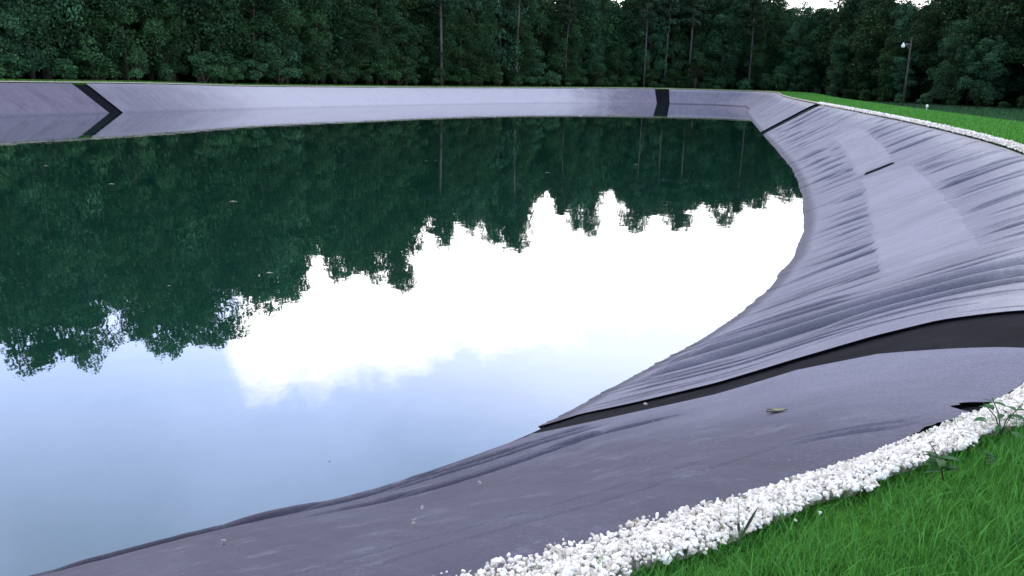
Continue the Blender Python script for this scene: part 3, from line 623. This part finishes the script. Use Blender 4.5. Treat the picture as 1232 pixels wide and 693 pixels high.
# tall front trees that make the peaks of the skyline
for b, w in ((-36, 1), (-31.2, 1), (-28.9, .9), (-25.2, .8), (-23.2, .8), (-20.4, 1), (-17, .9), (-15.2, .8), (-12, .8), (-9.9, .9), (-8, .7), (-4.9, .6), (-3, .6), (-1.2, .8), (.25, .6), (4.5, .7), (5.3, .5), (8.3, .8), (11.5, .9), (14.2, .8), (16.4, .8), (18.2, .7), (20.4, .9), (22.4, 1), (25.9, .9), (29, 1.1), (33, 1.1)):
    D = wood_edge(b)+rt.uniform(3, 6); x, y = bearing_xy(b, D); H = WZ-4.3+D*np.interp(b, SKY[:, 0], SKY[:, 1])-ground_z(x, y)
    plant('broad', x, y, H, 'tall dark green broadleaf tree topping the skyline '+SECN[sect(b)], 'skyline trees '+SECN[sect(b)], w)
b = -46.
while b < 40:
    for row, (dd, fr) in enumerate(((1.0, (.42, .72)), (5.5, (.82, .99)), (11, (.85, 1.0)))):
        bb = b+rt.uniform(-.9, .9); D = wood_edge(bb)+dd+rt.uniform(-1.5, 1.5); x, y = bearing_xy(bb, D); half = math.degrees(3.9/D)
        H = (top_at(bb, half, D)-ground_z(x, y))*rt.uniform(*fr)*.98
        kind = 'pine' if (row > 0 and rt.random() < .10) else 'broad'
        word = ('lower dark green leafy tree in the front rank ', 'dark green leafy tree in the second rank ', 'dark leafy tree in the third rank ')[row] if kind == 'broad' else ('', 'thin bare trunked pine in the second rank ', 'thin bare trunked pine in the third rank ')[row]
        plant(kind, x, y, H, word+SECN[sect(bb)], {'broad': 'leafy trees ', 'pine': 'pines '}[kind]+SECN[sect(bb)]+' rank '+'abc'[row], rt.uniform(.85, 1.15))
    b += math.degrees(4.3/wood_edge(b))
for b, lab in ((-5.07, 'tall pine with the palest bare trunk, left of the middle of the wood'), (-.08, 'tall pine with a pale bare trunk at the middle of the far wood'),
               (3.25, 'tall pine with a thin grey trunk just right of the middle of the far wood'), (8.4, 'thin pale trunked pine left of the black band on the far bank'),
               (9.75, 'thin grey trunked pine rising directly behind the black band on the far bank'), (11.26, 'pale trunked pine rising beside the fan palm behind the far bank'), (15.09, 'lone pale trunked pine above the far right corner of the pond')):
    D = wood_edge(b)-1.6; x, y = bearing_xy(b, D); e = plant('pine', x, y, (top_at(b, .5, D)-ground_z(x, y))*.96, lab, None, .95 if b > -5 else 1.35)
b = -45.
while b < 38:
    D = wood_edge(b)-rt.uniform(.5, 3.2); x, y = bearing_xy(b, D)
    plant('shrub', x, y, rt.uniform(1.8, 4.6)*(.6 if b > 17 else 1), 'mid green shrub growing at the foot of the trees '+SECN[sect(b)], 'shrubs '+SECN[sect(b)], rt.uniform(.9, 1.4))
    b += math.degrees(rt.uniform(2.0, 4.6)/D)
for b, d, h, lab in ((11.7, -3.2, 5.2, 'bright green fan palm just right of the black band on the far bank'), (10.3, -2.6, 3.4, 'smaller fan palm directly behind the black band on the far bank')):
    D = wood_edge(b)+d; x, y = bearing_xy(b, D); plant('palm', x, y, h, lab, None, 1.2)
# the depth of the wood behind the ranks: one mass of leaves
nb = 150000; bb = rt.uniform(-52, 46, nb); we = np.interp(bb, np.arange(-60, 60, .5), [wood_edge(q) for q in np.arange(-60, 60, .5)])
Dd = we+rt.uniform(13, 34, nb); tz = (WZ-4.3+we*np.interp(bb, SKY[:, 0], SKY[:, 1])*1.0)*.92
C = np.stack([Dd*np.sin(np.radians(bb)), Dd*np.cos(np.radians(bb)), -1.2+rt.random(nb)**1.35*(tz+1.2)], 1)
Vf, Ff = leaf_cards(C, rt.uniform(.7, 1.7, nb), np.tile([0, -.6, .6], (nb, 1)), 4)
obj('far_wood', mesh_np('far_wood', Vf, Ff, M_leaf, smooth=False, attr={'tone': np.repeat(rt.beta(2, 4, nb), 4)}), kind='stuff', label='dark depth of the wood seen between the nearer trees', cat='wood')

# ------------------------------------------------------------------ lamp post and marker on the right
e = bpy.data.objects.new('street_lamp', None); COL.objects.link(e); e.location = (41.6, 92, -.55); tag(e, 'tall grey pole with a small white lamp on an arm, before the right hand trees', 'lamp post')
m = MB(); m.tube([[0, 0, -.5], [0, 0, 3], [0, 0, 7.1]], [.10, .09, .07], 10); obj('pole', m.mesh('pole', M_bark), e)
m = MB(); m.tube([[0, 0, 6.35], [-.4, 0, 6.5], [-.75, 0, 6.45]], [.03, .03, .03], 6); m.tube([[0, 0, 5.9], [-.5, 0, 6.42]], [.018, .018], 5); obj('arm', m.mesh('arm', M_metal), e)
m = MB(); m.tube([[-.8, 0, 6.62], [-.8, 0, 6.5], [-.8, 0, 6.36], [-.8, 0, 6.18], [-.8, 0, 6.08]], [.05, .08, .17, .18, .10], 12); obj('lamp_shade', m.mesh('lamp_shade', M_white), e)
e = bpy.data.objects.new('marker_post', None); COL.objects.link(e); e.location = (40.4, 84, -.9); e.scale = (.6, .6, .65); tag(e, 'short white marker post at the edge of the grass, right of the lamp pole', 'post')
m = MB(); m.tube([[0, 0, -.3], [0, 0, .75]], [.07, .07], 8); obj('post', m.mesh('post', M_white), e)
m = MB(); m.tube([[0, 0, .75], [0, 0, .80], [0, 0, 1.15], [0, 0, 1.22]], [.1, .2, .2, .1], 10); obj('cap', m.mesh('cap', M_white), e)

# ------------------------------------------------------------------ weeds and litter
def leaf_shape(m, p0, d, ln, w, droop, up=(0, 0, 1)):
    d = np.array(d, float); d /= np.linalg.norm(d); s_ = np.cross(d, up); s_ /= np.linalg.norm(s_)+1e-9; n_ = np.cross(s_, d); V = []
    for t, ww in ((0, .12), (.25, .8), (.5, 1), (.75, .7), (1, .04)):
        c = np.array(p0)+d*ln*t+np.array([0, 0, -droop*ln*t*t])
        V += [c-s_*w*ww*.5+n_*w*.12, c, c+s_*w*ww*.5+n_*w*.12]
    F = []
    for k in range(4):
        for q in range(2): a = 3*k+q; F.append([a, a+1, a+4, a+3])
    m.add(V, F)
def weed(name, loc, label, stalk, leaves, mat, stalk_mat, sc=1.):
    e = bpy.data.objects.new(name, None); COL.objects.link(e); e.location = loc; e.scale = (sc,)*3; tag(e, label, 'weed')
    if stalk: m = MB(); [m.tube(pts, rad, 6) for pts, rad in stalk]; obj('stem', m.mesh('stem', stalk_mat), e)
    single_leaves(e, leaves, mat); return e
def single_leaves(e, leaves, mat):
    for l in leaves: m = MB(); leaf_shape(m, *l); obj('leaf', m.mesh('leaf', mat), e)
rw = np.random.default_rng(31); lv = []
st = [([[0, 0, -.02], [-.02, .01, .05], [-.045, .02, .10], [-.062, .03, .125]], [.003, .0025, .002, .0012])]
for q in range(16):
    a = rw.uniform(-.4, 3.6) if q < 11 else rw.uniform(0, 6.3); z = rw.uniform(.015, .07); ln_ = rw.uniform(.05, .10)
    lv.append((np.array([-.02*z/.06, .01*z/.06, z]), (math.cos(a), math.sin(a), rw.uniform(.1, .7)), ln_, ln_*.36, rw.uniform(.2, .6)))
for q in range(4): lv.append((np.array([-.03-.015*q, .015, .07+.02*q]), (rw.normal(), rw.normal(), .4), .03, .012, .3))
weed('weed', (1.82, 3.17, .03), 'leafy weed with a leaning reddish stalk growing out of the white gravel', st, lv, M_weed, M_red, 1.1)
lv = [((0, 0, 0), (-.12, .05, 1), .13, .014, -.0), ((.01, 0, 0), (.45, .1, 1), .125, .018, .05), ((-.01, 0, 0), (-.5, .2, .6), .07, .012, .2), ((0, .01, 0), (.1, .6, .6), .06, .012, .3)]
weed('spiky_weed', (.84, 2.68, .02), 'dark spiky weed of two upright blades where grass meets gravel near the bottom edge', None, lv[:1], M_weed_dark, None)
single_leaves(bpy.data.objects['spiky_weed'], lv[1:], M_weed_dark)
lv = []
for q in range(18):
    a = rw.uniform(0, 6.3); r_ = rw.uniform(0, .09); ln_ = rw.uniform(.035, .065); lv.append(((r_*math.cos(a), r_*math.sin(a), rw.uniform(.02, .10)), (math.cos(a), math.sin(a), rw.uniform(.0, .6)), ln_, ln_*.5, .4))
st = [([[0, 0, -.02], [.03*math.cos(a), .03*math.sin(a), .05], [.08*math.cos(a), .08*math.sin(a), .10]], [.003, .0025, .002]) for a in (.3, 1.7, 2.9, 4.4)]
weed('weed', (2.36, 3.70, .02), 'broad leaved weed at the grass edge beside the gravel, near the right edge', st, lv, M_weed, M_weed, 1.25)
lv = []
for q in range(10):
    a = rw.uniform(0, 6.3); ln_ = rw.uniform(.03, .05); lv.append(((0, 0, rw.uniform(.0, .05)), (math.cos(a), math.sin(a), rw.uniform(.1, .8)), ln_, ln_*.4, .4))
weed('weed', (2.06, 3.30, .03), 'low weed with small leaves at the grass edge, between the two larger weeds', [([[0, 0, -.02], [0, .01, .06]], [.003, .002])], lv, M_weed, M_weed)
u_, v_ = np.array([6.669]), np.array([.257]); p = slope(u_, v_)[0]+slope_n(u_, v_)[0]*.035
m = MB(); n_ = slope_n(u_, v_)[0]
leaf_shape(m, (-.10, -.02, .0), (1, .16, -.10), .20, .075, -.10, n_); leaf_shape(m, (-.06, .0, .012), (.8, -.35, .0), .11, .06, -.2, n_); leaf_shape(m, (-.09, .01, .006), (.9, .45, -.1), .11, .04, .1, n_)
obj('fallen_leaf', m.mesh('fallen_leaf', M_dry), label='yellow green scrap of fallen leaves lying on the dark foreground sheet', cat='leaf', loc=p)
FLECKS = [(x, y, .12+.03*k, 'tiny pale fleck floating in the dark reflection of the trees') for k, (x, y) in enumerate(((-4.15, 43.0), (-4.6, 42.6), (6.2, 43.5), (-20.5, 36.2), (-15.2, 31.0), (-9.5, 27.5)))]
for x, y, s, lab in ((-5.37, 17.6, .16, 'pale leaf floating in the dark tree reflection, left of the middle'), (1.40, 38.6, .22, 'tiny pale leaf floating in the reflection towards the far bank'), (-6.99, 16.3, .07, 'tiny leaf floating in the reflection near the left edge'), (-2.04, 8.67, .03, 'tiny dark leaf floating on the blue water close to the near bank'), *FLECKS):
    m = MB(); leaf_shape(m, (0, 0, 0), (1, .2, 0), s, s*.4, 0); leaf_shape(m, (s*.1, s*.05, 0), (.6, .9, .05), s*.6, s*.3, 0)
    obj('floating_leaf', m.mesh('floating_leaf', M_dry if s < .05 else M_flat), label=lab, cat='leaf', loc=(x, y, WZ+.006), group='flecks on the water' if lab.startswith('tiny pale fleck') else None)

# ------------------------------------------------------------------ daylight
SUN_EL, SUN_DIR = math.radians(46), np.array([-.85, .45])
w = bpy.data.worlds.new('World'); S.world = w; w.use_nodes = True; nt = w.node_tree; nt.nodes.clear()
out = nt.nodes.new('ShaderNodeOutputWorld')
sky = N(nt, 'ShaderNodeTexSky', sky_type='NISHITA'); sky.sun_disc = False; sky.sun_elevation = SUN_EL; sky.sun_rotation = math.atan2(SUN_DIR[0], SUN_DIR[1])
sky.air_density = 1.0; sky.dust_density = .6; sky.ozone_density = 2.0
bg1 = N(nt, 'ShaderNodeBackground'); bg1.inputs[1].default_value = .14; L(nt, sky.outputs[0], bg1.inputs[0])
bg2 = N(nt, 'ShaderNodeBackground'); bg2.inputs[0].default_value = (1.0, .985, .975, 1); bg2.inputs[1].default_value = 3.2
tc = N(nt, 'ShaderNodeTexCoord').outputs['Generated']; sp = N(nt, 'ShaderNodeSeparateXYZ'); L(nt, tc, sp.inputs[0])
az = math_n(nt, 'ARCTAN2', sp.outputs[0], sp.outputs[1]); zz = sp.outputs[2]
n1_ = noise(nt, tc, 5.5, 6, .58); n2_ = noise(nt, tc, 16, 5, .6)
nz = math_n(nt, 'ADD', math_n(nt, 'MULTIPLY', math_n(nt, 'SUBTRACT', n1_, .5), .20), math_n(nt, 'MULTIPLY', math_n(nt, 'SUBTRACT', n2_, .5), .07))
topm = ramp(nt, math_n(nt, 'SUBTRACT', math_n(nt, 'ADD', math_n(nt, 'ADD', nz, .325), math_n(nt, 'MULTIPLY', az, -.09)), zz), -.03, .055)
leftm = ramp(nt, math_n(nt, 'ADD', math_n(nt, 'ADD', az, .335), math_n(nt, 'MULTIPLY', nz, 1.2)), -.03, .05)
bank = math_n(nt, 'MULTIPLY', topm, leftm)
bg3 = N(nt, 'ShaderNodeBackground'); bg3.inputs[0].default_value = (.51, .63, 1.0, 1); bg3.inputs[1].default_value = 2.7   # thin high cloud
thin = math_n(nt, 'ADD', math_n(nt, 'MULTIPLY', ramp(nt, noise(nt, tc, 2.2, 6, .6), .35, .75), .22), .12)
low = math_n(nt, 'MULTIPLY', ramp(nt, math_n(nt, 'ADD', zz, math_n(nt, 'MULTIPLY', az, -.16)), .68, .28), .66)
ms0 = N(nt, 'ShaderNodeMixShader'); L(nt, math_n(nt, 'ADD', thin, low, clamp=True), ms0.inputs[0]); L(nt, bg1.outputs[0], ms0.inputs[1]); L(nt, bg3.outputs[0], ms0.inputs[2])
glow = math_n(nt, 'MULTIPLY', ramp(nt, math_n(nt, 'ADD', zz, math_n(nt, 'MULTIPLY', az, -.25)), .46, .26), .30)
fac = math_n(nt, 'MAXIMUM', bank, glow)
ms = N(nt, 'ShaderNodeMixShader'); L(nt, fac, ms.inputs[0]); L(nt, ms0.outputs[0], ms.inputs[1]); L(nt, bg2.outputs[0], ms.inputs[2]); L(nt, ms.outputs[0], out.inputs[0])
ld = bpy.data.lights.new('sun', 'SUN'); ld.energy = 1.8; ld.angle = math.radians(12); ld.color = (1, .91, .80); lo = bpy.data.objects.new('sun', ld); COL.objects.link(lo)
d = np.array([*(SUN_DIR/np.linalg.norm(SUN_DIR)*math.cos(SUN_EL)), math.sin(SUN_EL)]); lo.rotation_euler = Vector(d).to_track_quat('Z', 'Y').to_euler()

# ------------------------------------------------------------------ camera
cam = bpy.data.cameras.new('camera'); co = bpy.data.objects.new('camera', cam); COL.objects.link(co); S.camera = co
cam.sensor_width = 36; cam.lens = 36*1000/1232; cam.clip_start = .05; cam.clip_end = 3000
co.matrix_world = Matrix.Translation((0, 0, 1.6)) @ Matrix.Rotation(math.radians(90-14.3), 4, 'X') @ Matrix.Rotation(math.radians(1.47), 4, 'Z')
S.view_settings.view_transform = 'Standard'; S.view_settings.look = 'None'; S.view_settings.gamma = 1; S.view_settings.use_curve_mapping = False
S.view_settings.exposure = 0.27
S.cycles.max_bounces = 6; S.cycles.diffuse_bounces = 3; S.cycles.glossy_bounces = 3; S.cycles.transmission_bounces = 3; S.cycles.use_denoising = True
